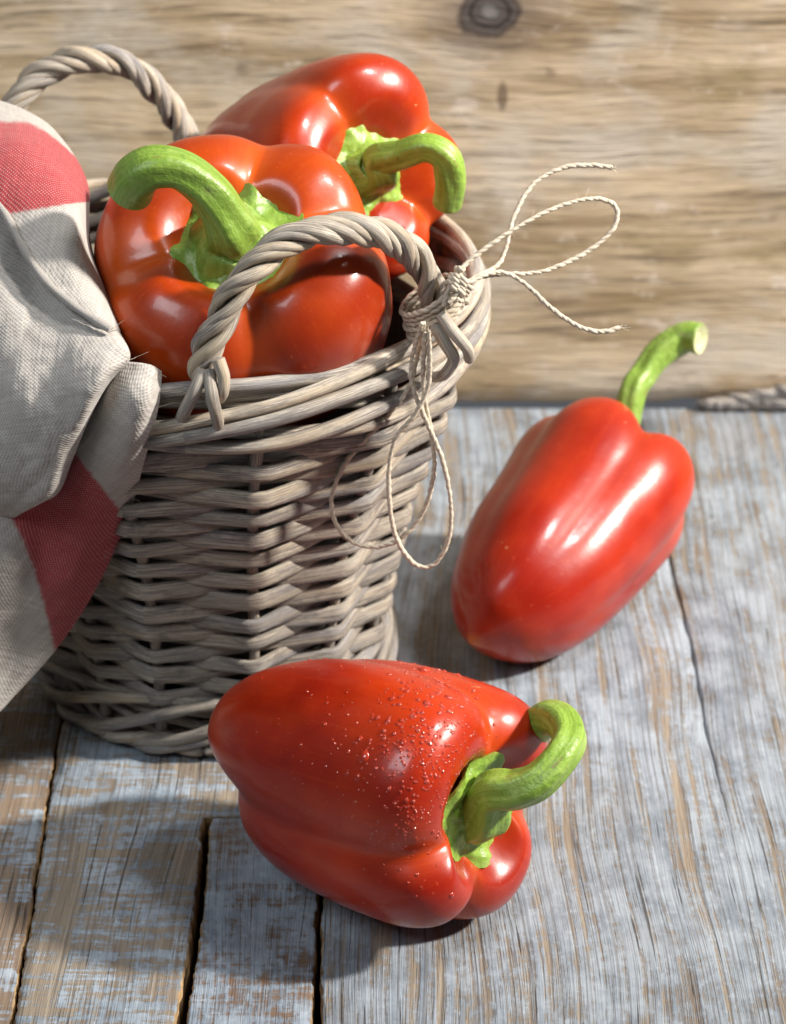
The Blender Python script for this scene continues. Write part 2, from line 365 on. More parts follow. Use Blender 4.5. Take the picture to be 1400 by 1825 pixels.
table = tag(empty('tabletop', (0, 0, 0)), 'worn whitewashed wooden tabletop under the basket and peppers', None, None, 'structure')
def plank(lf, rf, y0, y1, gl, gr, mat, zoff=0.0, ny=620, jag=.0005, seed=0, extra=(), crack=None):
    ys = np.sort(np.r_[np.linspace(y0, y1, ny), list(extra)]); xl = lf(ys)+gl(ys)/2; xr = rf(ys)-gr(ys)/2
    cols = [(0, .0003, -.022), (0, .0, -.005), (0, .0001, -.0010), (0, .0004, -.0003), (0, .0011, 0)]
    zz = np.zeros_like(ys); pts = []
    for s, (_, dx, dz) in enumerate(cols):
        j = jag*(vnoise(np.stack([ys, zz+s*.01, zz], -1), 190, seed)+.7*vnoise(np.stack([ys, zz+s*.02, zz], -1), 1100, seed+2))*(1 if s < 4 else 0)
        pts.append(np.stack([xl+dx+np.abs(j), ys, zz+dz+(.3*j if 1 < s < 4 else 0)], -1))
    inner = [pts[-1]+(np.stack([xr-.0011, ys, zz], -1)-pts[-1])*f for f in np.linspace(0, 1, 14)[1:-1]]
    if crack:   # a split in the board that closes towards the front
        cl = crack[0](ys); hw = crack[1](ys); x0 = xl+.0011; x1 = xr-.0011; inner = []
        at_ = lambda x, z: np.stack([x, ys, zz+z], -1)
        for f in np.linspace(0, 1, 11)[1:]: inner.append(at_(x0+(cl-hw-.0005-x0)*f, 0))
        inner += [at_(cl-hw, -.35*hw), at_(cl-.25*hw, -5*hw), at_(cl+.25*hw, -5*hw), at_(cl+hw, -.35*hw)]
        for f in np.linspace(0, 1, 11)[:-1]: inner.append(at_(cl+hw+.0005+(x1-cl-hw-.0005)*f, 0))
    right = []
    for s, (_, dx, dz) in enumerate(cols):
        j = jag*(vnoise(np.stack([ys, zz+50+s*.01, zz], -1), 190, seed)+.7*vnoise(np.stack([ys, zz+50+s*.02, zz], -1), 1100, seed+2))*(1 if s < 4 else 0)
        right.append(np.stack([xr-dx-np.abs(j), ys, zz+dz+(.3*j if 1 < s < 4 else 0)], -1))
    allp = np.stack(pts+inner+right[::-1], 1)
    allp[..., 2] += zoff + np.where(allp[..., 2] > -.0002, .00025*vnoise(allp, 30, seed+5), 0)
    # rounded, slightly ragged ends
    for e, d in ((0, 1), (-1, -1)):
        end = allp[e].copy(); end[:, 2] = zoff-.022
        mid = allp[e].copy(); mid[:, 2] -= .0012
        mid[:, 1] -= d*.0006*np.abs(vnoise(mid, 500, 9))
        allp = np.concatenate([end[None], mid[None], allp]) if e == 0 else np.concatenate([allp, mid[None], end[None]])
    b = MB(); nc = allp.shape[1]
    b.grid(allp, uv=None, flip=True)
    k = len(cols)
    mi = []
    nr = allp.shape[0]
    for i in range(nr-1):
        for j in range(nc-1):
            mi.append(1 if (j < 3 or j >= nc-4 or i < 1 or i > nr-3) else 0)
    b.mi = mi
    c0 = np.array([float(allp[..., 0].mean()), 0, 0])
    return b.build('plank', [mat, M['raw']], table)
cst = lambda v: (lambda y: np.full_like(np.asarray(y, float), v))
far = lambda x: (lambda y: np.full_like(np.asarray(y, float), x))
Y0, Y1 = -0.62, TABLE_BACK
endC = G(400, 1455)[1]
plank(far(-.60), far(-.33), Y0, Y1, cst(.001), cst(.001), mat_plank('planks_far', .7, .4, .1), seed=11)
plank(far(-.33), jA, Y0, Y1, cst(.001), cst(.0002), mat_plank('plank_brushed_dark', 1.1, .25, -.05, .35, .8), seed=12)
gB = lambda y: .0013+.0009*np.clip((endC-np.asarray(y))/.1, 0, 1)
gBe = lambda y: np.where(np.asarray(y) < endC, gB(y), .0003)
# this board is notched round the end of the short smooth one
plank(jA, lambda y: np.where(np.asarray(y) < endC, jB(y), jC(y)), Y0, Y1, cst(.0002), gBe, mat_plank('plank_brushed', 1.15, .25, .02, .0, .8), seed=13, jag=.0006, extra=(endC-.0001, endC+.0001))
gC = lambda y: .0015+.0007*np.sin(np.asarray(y)*60)
plank(jB, jC, Y0, endC-.0010, gB, gC, mat_plank('plank_smooth_painted', .55, .10, .22, .75, .25), seed=14, jag=.0005)
gC2 = lambda y: np.where(np.asarray(y) < endC, gC(y), .0003)
crack_w = lambda y: np.interp(np.asarray(y), [-.40, -.205, -.18, -.14, -.05, .05], [.00001, .00001, .00012, .00042, .00062, .0006])*(1+.25*np.sin(np.asarray(y)*310))
plank(jC, far(.30), Y0, Y1, gC2, cst(.001), mat_plank('plank_grained', .15, 1.05, .18, .0, .9, .80), seed=16, crack=(jD, crack_w))
plank(far(.30), far(.60), Y0, Y1, cst(.001), cst(.001), mat_plank('plank_far_right', .4, .5, .3), seed=18)
b = MB()
for z in (-.030,):
    b.grid(np.array([[[-.62, Y0-.02, z], [.62, Y0-.02, z]], [[-.62, .13, z], [.62, .13, z]]]), flip=True)
b.build('underlay_board', M['raw'], table)

# ------------------------------------------------------------------ back wall of weathered boards
WALL_Y = 0.082
def wallpt(x, y):
    r = FWD + np.array([(x-700)/F, 0, 0]) + UPV*((912.5-y)/F); return CAM+r*((WALL_Y-CAM[1])/r[1])
knot = wallpt(872, 22)
wall = tag(empty('wall', (0, WALL_Y, 0)), 'weathered beige board wall behind the basket', None, None, 'structure')
wm = mat_wall(tuple((knot-np.array([0, WALL_Y, 0])).tolist()), tuple((wallpt(895, 172)-np.array([0, WALL_Y, 0])).tolist()))
for k, (z0, z1) in enumerate(((.0010, .188), (.190, .375), (.377, .56))):
    xs = np.linspace(-.62, .62, 260); zz = np.zeros_like(xs)
    lo = z0+.0007*np.abs(vnoise(np.stack([xs, zz, zz+k], -1), 140, 3))-.0002
    if k == 0:   # broken lower edge at the right
        s = np.clip((xs-.098)/.006, 0, 1)*np.clip((.16-xs)/.02, 0, 1)
        lo = lo + s*.0016*np.abs(vnoise(np.stack([xs, zz, zz], -1), 120, 8))
    rows = []
    for dy, dz, f in ((.025, 0, 0), (.0015, 0, 0), (0, .0012, 0)): rows.append(np.stack([xs, zz+WALL_Y+dy, lo+dz], -1))
    for f in np.linspace(.04, .96, 14): rows.append(np.stack([xs, WALL_Y+.0006*vnoise(np.stack([xs, zz, zz+f*3+k], -1), 14, 5), lo+(z1-lo)*f], -1))
    for dy, dz in ((0, -.0012), (.0015, 0), (.025, 0)): rows.append(np.stack([xs, zz+WALL_Y+dy, zz+z1+dz], -1))
    b = MB(); b.grid(np.stack(rows)); b.build('plank', wm, wall)
# splintered bark left along the foot of the lowest board
b = MB()
for i in range(60):
    x = 1264+(i*2.9)+random.uniform(-3, 3); y = 727-random.uniform(0, 40)*(.15+.85*min(1, i/38)); p = wallpt(x, y)
    L = random.uniform(.003, .0085); a = random.uniform(-.35, .6)
    q = np.array([p+np.array([t*L*math.cos(a), -.0022-.0025*math.sin((t+1)*1.57)*random.uniform(.5, 1), t*L*math.sin(a)*.7]) for t in np.linspace(-1, 1, 7)])
    q[:, 2] = np.maximum(q[:, 2], .0025)
    rr = random.uniform(.0014, .0030)*np.array([.35, .8, 1, .9, 1, .75, .3]); b.tube(q, rr, rr*.8, ns=7)
bk = b.build('bark_splinters', mat_wicker('bark', 1.25, .4), wall); bk['kind'] = 'stuff'

# ------------------------------------------------------------------ peppers
def cr(vals, v):
    """smooth interpolation of control values over v in 0..1"""
    vals = np.asarray(vals, float); n = len(vals); p = np.r_[2*vals[0]-vals[1], vals, 2*vals[-1]-vals[-2]]
    x = np.clip(v, 0, 1)*(n-1); i = np.minimum(x.astype(int), n-2); t = x-i
    a, b, c, d = p[i], p[i+1], p[i+2], p[i+3]
    return .5*((2*b)+(-a+c)*t+(2*a-5*b+4*c-d)*t**2+(-a+3*b-3*c+d)*t**3)
PROF_R = [.00, .15, .27, .38, .58, .86, 1.0, 1.0, .93, .80, .62, .36, .17, .0]
PROF_Z = [.80, .80, .83, .93, 1.0, .95, .82, .62, .42, .24, .09, .005, .02, .06]
PROF_G = [.0, .10, .24, .30, .34, .26, .17, .11, .09, .10, .17, .26, .20, .0]
def pepper_body(center, axis, L, R, bounds, size, tips, shoulders, upref=(0, 0, 1), pr=None, pz=None, pg=None, seed=0, gk=1.0, drop=.10, bend=(0, 0), nth=168, nv=130, power=2.3, wob=.012, tipfold=.05, tip=(0, 0)):
    a = unit(axis); e1 = np.array(upref, float); e1 = unit(e1-(e1@a)*a); e2 = np.cross(a, e1)
    th = np.linspace(0, 360, nth, endpoint=False); bs = np.sort(np.asarray(bounds, float)); n = len(bs)
    l = np.zeros(nth); S = np.zeros(nth); Tt = np.zeros(nth); H = np.zeros(nth)
    for j, t in enumerate(th):
        i = np.searchsorted(bs, t, 'right')-1
        b0 = bs[i] if i >= 0 else bs[-1]-360; i %= n; b1 = bs[i+1] if i+1 < n and b0 == bs[i] else (bs[0] if b0 < bs[0]-1e-6 else bs[0]+360)
        if b1 <= b0: b1 += 360
        u = 2*(t-b0)/(b1-b0)-1
        l[j] = 1-abs(u)**power; S[j] = size[i]; Tt[j] = tips[i]; H[j] = shoulders[i]
    def sm(x, deg):
        k = np.arange(nth); k = np.minimum(k, nth-k)*360/nth; g = np.exp(-.5*(k/deg)**2); g /= g.sum()
        return np.real(np.fft.ifft(np.fft.fft(x)*np.fft.fft(g)))
    l = sm(l, 3.2); S = sm(S, 16); Tt = sm(Tt, 13); H = sm(H, 13)
    # samples denser round the shoulder
    v = np.linspace(0, 1, nv)
    r0 = cr(PROF_R if pr is None else pr, v); z0 = cr(PROF_Z if pz is None else pz, v); g0 = cr(PROF_G if pg is None else pg, v)
    r0 = np.maximum(r0, 0)
    rr = r0[:, None]*(1-gk*g0[:, None]*(1-l))*(1+(S-1)*np.clip(v*4, 0, 1)[:, None])
    ws = np.exp(-((v-.30)/.13)**2)[:, None]; wt = np.exp(-((v-.86)/.14)**2)[:, None]
    z = z0[:, None] - drop*ws*(1-l) + tipfold*wt*(1-l) + H*ws - Tt*wt
    t = np.radians(th)
    p = (z[..., None]-.5)*L*a + (e1*np.cos(t)[:, None]+e2*np.sin(t)[:, None])*(rr*R)[..., None]
    zz = (z-.5)
    p = p + ((e1*tip[0]+e2*tip[1])*R)*(np.clip((v-.5)/.5, 0, 1)**1.8)[:, None, None]
    p = p + (e1*bend[0]+e2*bend[1])*(zz**2)[..., None]*L
    nn = p/np.maximum(np.linalg.norm(p, axis=-1, keepdims=True), 1e-6)
    wfade = np.clip(v*3.5, 0, 1)[:, None, None]*np.clip((1-v)*12, 0, 1)[:, None, None]
    p = p + nn*R*wfade*(wob*2.2*vnoise(p, 38, seed)+wob*vnoise(p, 85, seed+3))[..., None]
    p = p+np.asarray(center)
    uv2 = np.zeros((nv, nth, 2)); uv2[..., 0] = v[:, None]; uv2[..., 1] = l
    pit = np.asarray(center)+a*(cr(PROF_Z if pz is None else pz, np.array([0.05]))[0]-.5)*L + (e1*bend[0]+e2*bend[1])*.09*L
    return p, uv2, a, e1, e2, pit
def calyx_mesh(b, c, a, e1, e2, rc, lobes=6, cup=-.002, seed=0, flare=.006, thick=.0012):
    nth, nr = 72, 20; th = np.linspace(0, 2*math.pi, nth, endpoint=False); q = np.linspace(0.05, 1, nr)
    edge = 1+.07*np.cos(lobes*th+seed)+.05*np.sin(3*th+seed*2)+.035*np.cos((lobes*2+1)*th)
    rad = rc*q[:, None]*(1+(edge-1)*q[:, None]**2)
    h = flare*np.exp(-(q/.38)**2)[:, None] + cup*(q**2)[:, None] + .0016*(q[:, None]**3)*np.cos(lobes*th+seed+1.0) 
    pt = c+(e1*np.cos(th)[:, None]+e2*np.sin(th)[:, None])*rad[..., None]+a*h[..., None]
    pt = pt + a*(.0011*np.clip(q*2-.6, 0, 1)[:, None]*vnoise(pt, 330, seed)+.0005*vnoise(pt, 800, seed+1))[..., None]
    uv = np.zeros((nr, nth+1, 2)); uv[..., 0] = q[:, None]*rc; uv[..., 1] = np.linspace(0, 1, nth+1)
    b.grid(pt, uv, wrap=True)
    low = pt-a*thick; b.grid(np.concatenate([pt[-1:], low[-1:], low[-6:-5]-a*thick]), wrap=True)
def stem_mesh(b, path, radii, ridge=.17, seed=0, nr=5):
    n = len(path); rad = np.interp(np.linspace(0, 1, n), np.linspace(0, 1, len(radii)), radii)
    def rid(n_, th):
        s = np.linspace(0, 1, n_)[:, None]
        return 1+ridge*(1-s**5)*(np.abs(np.cos(nr/2*(th+1.2*s+seed)))**1.6-.5)+.025*np.sin(2*th+9*s)
    pts = b.tube(path, rad, ns=40, ridges=rid, caps=False)
    T = unit(path[-1]-path[-2]); ring = pts[-1]; c = ring.mean(0)
    r1 = c+(ring-c)*.93+T*.0006; r2 = c+(ring-c)*.80+T*.0003; r3 = c+(ring-c)*.4-T*.0006
    b.grid(np.stack([ring, r1]), wrap=True, flip=True); b.grid(np.stack([r1, r2, r3]), wrap=True, mat=1, flip=True); b.cap(r3[::-1], 1)
def make_pepper(label, body, mat, smat, cal, stem_px, radii, base_depth_off=0.0, on_table=False, stem_seed=0, s0=.005):
    p, uv2, a, e1, e2, pit = pepper_body(**body)
    if on_table:
        dz = -p[..., 2].min()-.0003; p[..., 2] += dz; pit = pit+np.array([0, 0, dz])
    lo = p.reshape(-1, 3); k = lo[:, 2].argmin()
    root = tag(empty('bell_pepper', (float(lo[:, 0].mean()), float(lo[:, 1].mean()), float(lo[k, 2]))), label, 'bell pepper', 'red bell peppers')
    b = MB(); b.grid(p, wrap=True, uv2=uv2, flip=False); b.build('pepper_body', mat, root)
    b = MB(); cc = pit+a*cal.get('off', .001); calyx_mesh(b, cc, a, e1, e2, cal['r'], cal.get('n', 6), cal.get('cup', -.002), cal.get('seed', 0), cal.get('flare', .006)); b.build('calyx', smat, root)
    d0 = proj(cc)[2]
    q = [cc-a*.002, cc+a*s0]+[P(x, y, d0+dd) for x, y, dd in stem_px]
    path = spline(q, 60); b = MB(); stem_mesh(b, path, radii, seed=stem_seed); b.build('stalk', [smat, M['cut']], root)
    print('PEPPER', label[:30], 'pit px', proj(pit).round(3), 'bbox', proj(p).reshape(-1, 3).min(0).round(2), proj(p).reshape(-1, 3).max(0).round(2), 'z', p[..., 2].min())
    return root, p, uv2

PZ2 = [.90, .90, .905, .945, .99, .95, .83, .63, .43, .25, .10, .01, .005, .02]
# wet pepper lying in front
make_args_front = dict(center=P(663, 1398, .745), axis=(.80, -.61, .10), L=.082, R=.0352, bounds=(90, 156, 244, 335), size=(.98, 1.0, 1.0, 1.03),
    tips=(-.09, -.02, .0, .05), shoulders=(.02, .0, -.02, -.02), seed=3, gk=1.05, pg=[.0, .10, .24, .30, .34, .28, .20, .15, .13, .14, .18, .22, .16, .0], drop=.06, wob=.008, tipfold=.05,
    pz=[.845, .845, .85, .91, .99, .95, .83, .63, .43, .25, .10, .01, .005, .02],
    pr=[.00, .15, .28, .40, .62, .88, 1.0, 1.0, .96, .87, .71, .49, .26, .0])
fr, pf, uvf = make_pepper('wet red pepper beaded with water drops lying in front of the basket', make_args_front, M['pep_c'], M['stem_light'],
    dict(r=.0150, off=.0056, n=5, cup=.0008, seed=2, flare=.004), [(875, 1414, -.008), (918, 1408, -.012), (958, 1392, -.014), (996, 1352, -.013), (1014, 1318, -.008), (1004, 1289, -.001), (977, 1279, .008), (955, 1296, .014)], [.0078, .0056, .0049, .0045, .0045, .0047, .0048], on_table=True, s0=.0022)
# deep red pepper lying at the right
make_pepper('slim deep red pepper lying at the right with its straight stalk towards the wall', dict(center=P(1010, 955, .872), axis=(.46, .85, .22), L=.086, R=.0290, bounds=(30, 102, 190, 322), size=(.99, 1.0, 1.04, 1),
    tips=(.0, .0, .0, .0), shoulders=(.02, .02, .04, .0), seed=9, gk=.42, pr=[.00, .15, .27, .40, .64, .94, 1.05, 1.0, .94, .85, .69, .46, .20, .0], tipfold=.0, tip=(-.04, -.26),
    pg=[.0, .10, .24, .32, .36, .32, .26, .20, .16, .13, .09, .05, .02, .0], pz=[.86, .86, .88, .94, 1.0, .95, .82, .62, .42, .25, .09, -.015, -.075, -.115]), M['pep_d'], M['stem'],
    dict(r=.011, off=.002, n=5, seed=4), [(1124, 706, .003), (1146, 668, .006), (1172, 634, .008), (1205, 610, .009), (1226, 601, .008), (1246, 604, .006)], [.006, .0050, .0044, .0042, .0043, .0052, .0050], on_table=True)
# two peppers in the basket
make_pepper('red pepper nearest the towel in the basket with a thick stalk arching left', dict(center=P(440, 540, .765), axis=(-.06, -.60, .79), L=.078, R=.0405, bounds=(8, 106, 165, 282), size=(1, .96, .98, 1),
    tips=(.0, .0, .0, .0), shoulders=(.0, -.06, -.01, .0), seed=21, gk=.66, drop=.06, upref=(0, -1, 0)), M['pep_a'], M['stem'],
    dict(r=.0172, off=.0098, n=6, seed=1, flare=.0045, cup=-.001), [(412, 405, -.010), (378, 348, -.016), (327, 307, -.019), (277, 298, -.020), (245, 314, -.018), (231, 338, -.013)], [.0125, .0074, .0055, .0051, .0052, .0058, .0062])
make_pepper('red pepper resting at the back of the basket with its stalk pointing right', dict(center=P(536, 308, .825), axis=(.56, -.76, .32), L=.086, R=.0322, bounds=(20, 158, 222, 290), size=(1, 1, 1, 1),
    tips=(.0, .0, .0, .0), shoulders=(.0, .0, .0, .0), seed=33, gk=.78, drop=.06, pz=PZ2, pr=[.00, .15, .27, .42, .68, .96, 1.03, .97, .87, .74, .57, .36, .17, .0]), M['pep_b'], M['stem_light'],
    dict(r=.0150, off=.003, n=5, seed=5), [(676, 284, -.007), (715, 276, -.012), (760, 264, -.016), (793, 282, -.016), (803, 325, -.011), (797, 362, -.006)], [.0088, .0047, .0041, .0040, .0042, .0043])
# water drops on the front pepper
nv, nt = pf.shape[:2]
N = np.cross(np.roll(pf, -1, 1)-np.roll(pf, 1, 1), np.gradient(pf, axis=0)); N /= np.maximum(np.linalg.norm(N, axis=-1, keepdims=True), 1e-12)
cen = pf.reshape(-1, 3).mean(0)
if ((pf-cen)*N).sum(-1).mean() < 0: N = -N
pp = proj(pf); face = ((CAM-pf)*N).sum(-1) > 0
cand = np.argwhere(face & (uvf[..., 0] > .22) & (uvf[..., 0] < .80))
cp = pp[cand[:, 0], cand[:, 1]]
wgt = np.exp(-((cp[:, 0]-745-(1330-cp[:, 1])*.15)/62)**2)*np.exp(-((cp[:, 1]-1320)/150)**2)+.16*np.exp(-((cp[:, 0]-690)/150)**2)*np.exp(-((cp[:, 1]-1290)/130)**2)+.22*np.exp(-((cp[:, 0]-640)/55)**2-((cp[:, 1]-1355)/60)**2)
def drop_pts(p, n, r, k=.55, ns=12, nr=5, stretch=1.0):
    a = unit(n); e1 = unit(np.cross(a, [0.3, 1, .2])); e2 = np.cross(a, e1)
    q = np.linspace(.02, 1.0, nr)*math.pi/2; th = np.linspace(0, 2*math.pi, ns, endpoint=False)
    dn = unit(np.array([0, 0, -1.])-np.dot([0, 0, -1.], a)*a)
    off = (e1*np.cos(th)[:, None]+e2*np.sin(th)[:, None])
    pt = p+off[None]*(r*np.sin(q))[:, None, None]+a*(r*k*np.cos(q)-.05*r)[:, None, None]
    s = ((pt-p)@dn)[..., None]; return pt+dn*s*(stretch-1)
def pick(k): return cand[RNG.choice(len(cand), k, p=wgt/wgt.sum())]
b = MB()
for i, j in pick(1000):
    jit = RNG.uniform(-.0006, .0006, 3); n = N[i, j]; p = pf[i, j]+jit-(jit@n)*n
    b.grid(drop_pts(p, n, abs(RNG.normal(.00009, .00018))+.00015, .58, 10, 5), wrap=True, flip=True)
o = b.build('water_droplets', M['mist'], fr); o['kind'] = 'stuff'
def nearest(x, y):
    d = (pp[..., 0]-x)**2+(pp[..., 1]-y)**2+1e9*(~face); return np.unravel_index(d.argmin(), d.shape)
big = [(650, 1352, .00150), (640, 1318, .00085), (641, 1384, .00095), (756, 1196, .0017), (797, 1243, .0011), (763, 1255, .0010), (718, 1320, .0009), (694, 1244, .0008), (672, 1283, .0007),
       (620, 1377, .0006), (619, 1336, .0006), (690, 1280, .0006), (724, 1235, .0007), (709, 1243, .0006), (780, 1222, .0006), (735, 1215, .0006), (820, 1262, .0006), (607, 1470, .0006)]
for x, y, r in big:
    i, j = nearest(x, y); b = MB(); b.grid(drop_pts(pf[i, j], N[i, j], r, .58, 20, 8, 1.15), wrap=True, flip=True); b.build('water_drop', M['drop'], fr)

# ------------------------------------------------------------------ wicker basket
BC = np.array([-.054, -.107]); basket = empty('wicker_basket', (BC[0], BC[1], 0.0))
tag(basket, 'grey woven willow basket with two twisted handles holding two peppers', 'basket')
ZS = [0, .006, .022, .041, .069, .096, .118, .134]; RS = [.0485, .0495, .0508, .0540, .0600, .0692, .0764, .0784]
def rad(z): return np.interp(z, ZS, RS)
def bp(theta, r, z): return np.stack([BC[0]+r*np.sin(theta), BC[1]+.0070*np.clip(1-np.asarray(z)/.11, 0, 1)-r*np.cos(theta), np.broadcast_to(z, np.shape(theta))], -1)   # theta 0 faces the camera, grows to the right
ANG = np.radians(sorted([-15, 15, 43, 70, 96, 121, 147, 173, 199, 225, 251, 277, 302, 324]))
NS = len(ANG)
for a in ANG:
    z = np.linspace(.008, .128, 14); th = a+.02*np.sin(z*40+a*3); b = MB()
    b.tube(bp(th, rad(z), z), .00165+.0002*np.sin(z*300+a), ns=8); b.build('stake', M['stake'], basket)
def flat(n, th):   # a split rod: flat cheeks, rounded edges
    return np.broadcast_to(1/(np.abs(np.cos(th))**4.5+np.abs(np.sin(th))**4.5)**(1/4.5), (n, len(th)))
Z0, DZ = .0208, .00405; NROW = 23
for i in range(NROW):
    z = Z0+i*DZ; ph = i % 2; th, off, dz = [], [], []
    jit = RNG.normal(0, .00052, NS); wj = RNG.uniform(.80, 1.20, NS)
    for k in range(NS):
        a0 = ANG[k]; a1 = ANG[(k+1) % NS]+(2*math.pi if k == NS-1 else 0); o0 = 1 if (k+ph) % 2 == 0 else -1
        for t in (0, .045, .10, .22, .36, .5, .64, .78, .90, .955):
            # a straight splint from the outside of one stake to the inside of the next: short knuckle, flat run
            c0, c1 = (rad(z)+.0026*o0), (rad(z)-.0026*o0)
            s_ = np.clip((t-.05)/.90, 0, 1)
            p = np.array([c0*math.sin(a0)*(1-s_)+c1*math.sin(a1)*s_, c0*math.cos(a0)*(1-s_)+c1*math.cos(a1)*s_])
            th.append((a0+(a1-a0)*t, math.hypot(*p))); off.append(o0*(1-2*s_)); dz.append((jit[k]*(1-t)+jit[(k+1) % NS]*t, wj[k]*(1-t)+wj[(k+1) % NS]*t))
    th, r = np.array(th).T; off = np.array(off); dz, wd = np.array(dz).T
    nz = vnoise(np.stack([np.cos(th)*3, np.sin(th)*3, th*0+i*7.7], -1), 1.6, 5)
    path = bp(th, r, z+dz+.0004*nz); out = np.stack([np.sin(th), -np.cos(th), 0*th], -1)
    hgt = .00264*wd*(1-.46*np.clip(-off, 0, 1)**1.3-.10*np.clip(off, 0, 1)); b = MB()
    b.tube(path, .00085*(1+.15*nz), hgt, out=out, ns=14, closed=True, u0=i*1.7, ridges=flat); b.build('weaver', M['wick'], basket)
# rim: long rods lapping round each other
def wale(name, zc, ar, az, rods, turns, rr, mat, r_off=0.0, lump=.0006, seed=0, n=220):
    for k in range(rods):
        th = np.linspace(0, 2*math.pi, n, endpoint=False); ph = 2*math.pi*k/rods+turns*th+.5*np.sin(2*th+k)
        z = zc+az*np.sin(ph)+lump*vnoise(np.stack([np.cos(th)*2, np.sin(th)*2, th*0+k*5], -1), 1.5, seed); r = rad(zc)+r_off+ar*np.cos(ph)
        b = MB(); b.tube(bp(th, r, z), rr*(1+.16*vnoise(np.stack([np.cos(th)*3, np.sin(th)*3, th*0+k*9], -1), 1.3, seed+1)), ns=9, closed=True, u0=k*2.3); b.build(name, mat, basket)
wale('rim_rod', .1250, .0024, .0088, 8, 1, .00205, M['rim'], .0003, lump=.0014, seed=40)
wale('foot_rod', .0108, .0026, .0082, 8, 2, .00175, M['foot'], .0018, seed=50)
wale('foot_rod', .0036, .0026, .0012, 3, 9, .0018, M['foot'], .0022, seed=60)
# woven bottom
b = MB(); q = np.linspace(.001, .049, 22); th = np.linspace(0, 2*math.pi, 60, endpoint=False)
b.grid(np.stack([bp(th, np.full(60, r), .006+.0009*math.sin(r*1500)+.0008*np.sin(th*14+(k % 2)*math.pi)) for k, r in enumerate(q)]), wrap=True, flip=True); b.build('base', M['stake'], basket)
zl = np.linspace(.008, .108, 12); th = np.linspace(0, 2*math.pi, 72, endpoint=False); b = MB()  # dark sheet added inside the wall so gaps in the weave look shaded
b.grid(np.stack([bp(th, np.full(72, rad(z)-.0058)+.0006*np.sin(th*9+z*200), z) for z in zl]), wrap=True); ln = b.build('gap_shade', M['gap_shade'], basket)
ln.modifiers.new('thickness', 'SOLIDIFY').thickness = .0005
# handles: a rope of stout willow rods
def handle(pts, tails, mirror=False, seed=0, strands=6, hr=.0026, sr=.00158, pitch=.031):
    core = spline(pts, 150); T = np.gradient(core, axis=0); T /= np.linalg.norm(T, axis=1, keepdims=True)
    L = np.r_[0, np.cumsum(np.linalg.norm(np.diff(core, axis=0), axis=1))]
    a = np.array([0, 1., 0]); Ns = []
    for t in T: a = a-(a@t)*t; a /= np.linalg.norm(a); Ns.append(a)
    Ns = np.array(Ns); Bs = np.cross(T, Ns); h = empty('handle', tuple(core[0])); h.parent = basket; h.location = np.array(core[0])-np.array(basket['_loc'])
    for k in range(strands):
        pair = k//2; ph = 2*math.pi*(L/pitch+pair/(strands/2))+(.36 if k % 2 else -.36)+.30*np.sin(L*110+pair*2+seed)
        q = core+(Ns*np.cos(ph)[:, None]+Bs*np.sin(ph)[:, None])*(hr*(1+.10*np.sin(L*95+pair+seed))*(.45+.55*np.clip(np.minimum(L, L[-1]-L)/.012, 0, 1)))[:, None]
        b = MB(); b.tube(q, sr*(1+.24*np.sin(L*70+k*2.7+seed)+.06*np.sin(L*260+k)), ns=9, u0=k*1.3+seed); b.build('rod', M['rim'], h)
    for k, tp in enumerate(tails):
        q = spline(tp, 30); b = MB(); b.tube(q, np.linspace(.0018, .0015, 30), ns=9, u0=k*.7); b.build('rod', M['rim'], h)
    return h
hp = [(382, 712, .727), (362, 650, .722), (388, 575, .716), (432, 500, .712), (495, 440, .711), (570, 412, .713), (640, 408, .717), (700, 425, .724), (745, 465, .733), (770, 520, .741), (785, 585, .748)]
H0 = [P(*p) for p in hp]
tails = [[P(372, 660, .718), P(378, 710, .717), P(387, 748, .7225), P(389, 774, .736)], [P(362, 660, .718), P(345, 700, .718), P(326, 738, .723), P(316, 764, .737)],
         [P(785, 560, .736), P(808, 592, .735), P(832, 622, .737), P(836, 640, .742)], [P(775, 580, .738), P(792, 610, .737), P(808, 640, .740), P(790, 668, .744), P(765, 672, .748)], [P(388, 640, .716), P(398, 672, .717), P(396, 700, .7195), P(390, 712, .728)]]
handle(H0, tails)
# the far handle is the same loop turned half round the basket
def turn(p): p = np.asarray(p); return np.array([2*BC[0]-p[0], 2*BC[1]-p[1], p[2]])
fp = [(-30, 330, .838), (-8, 250, .836), (28, 185, .834), (62, 140, .833), (110, 112, .832), (175, 103, .833), (235, 122, .837), (283, 168, .843), (318, 222, .850), (345, 280, .857), (362, 340, .862)]
handle([P(*p) for p in fp], [], seed=3)

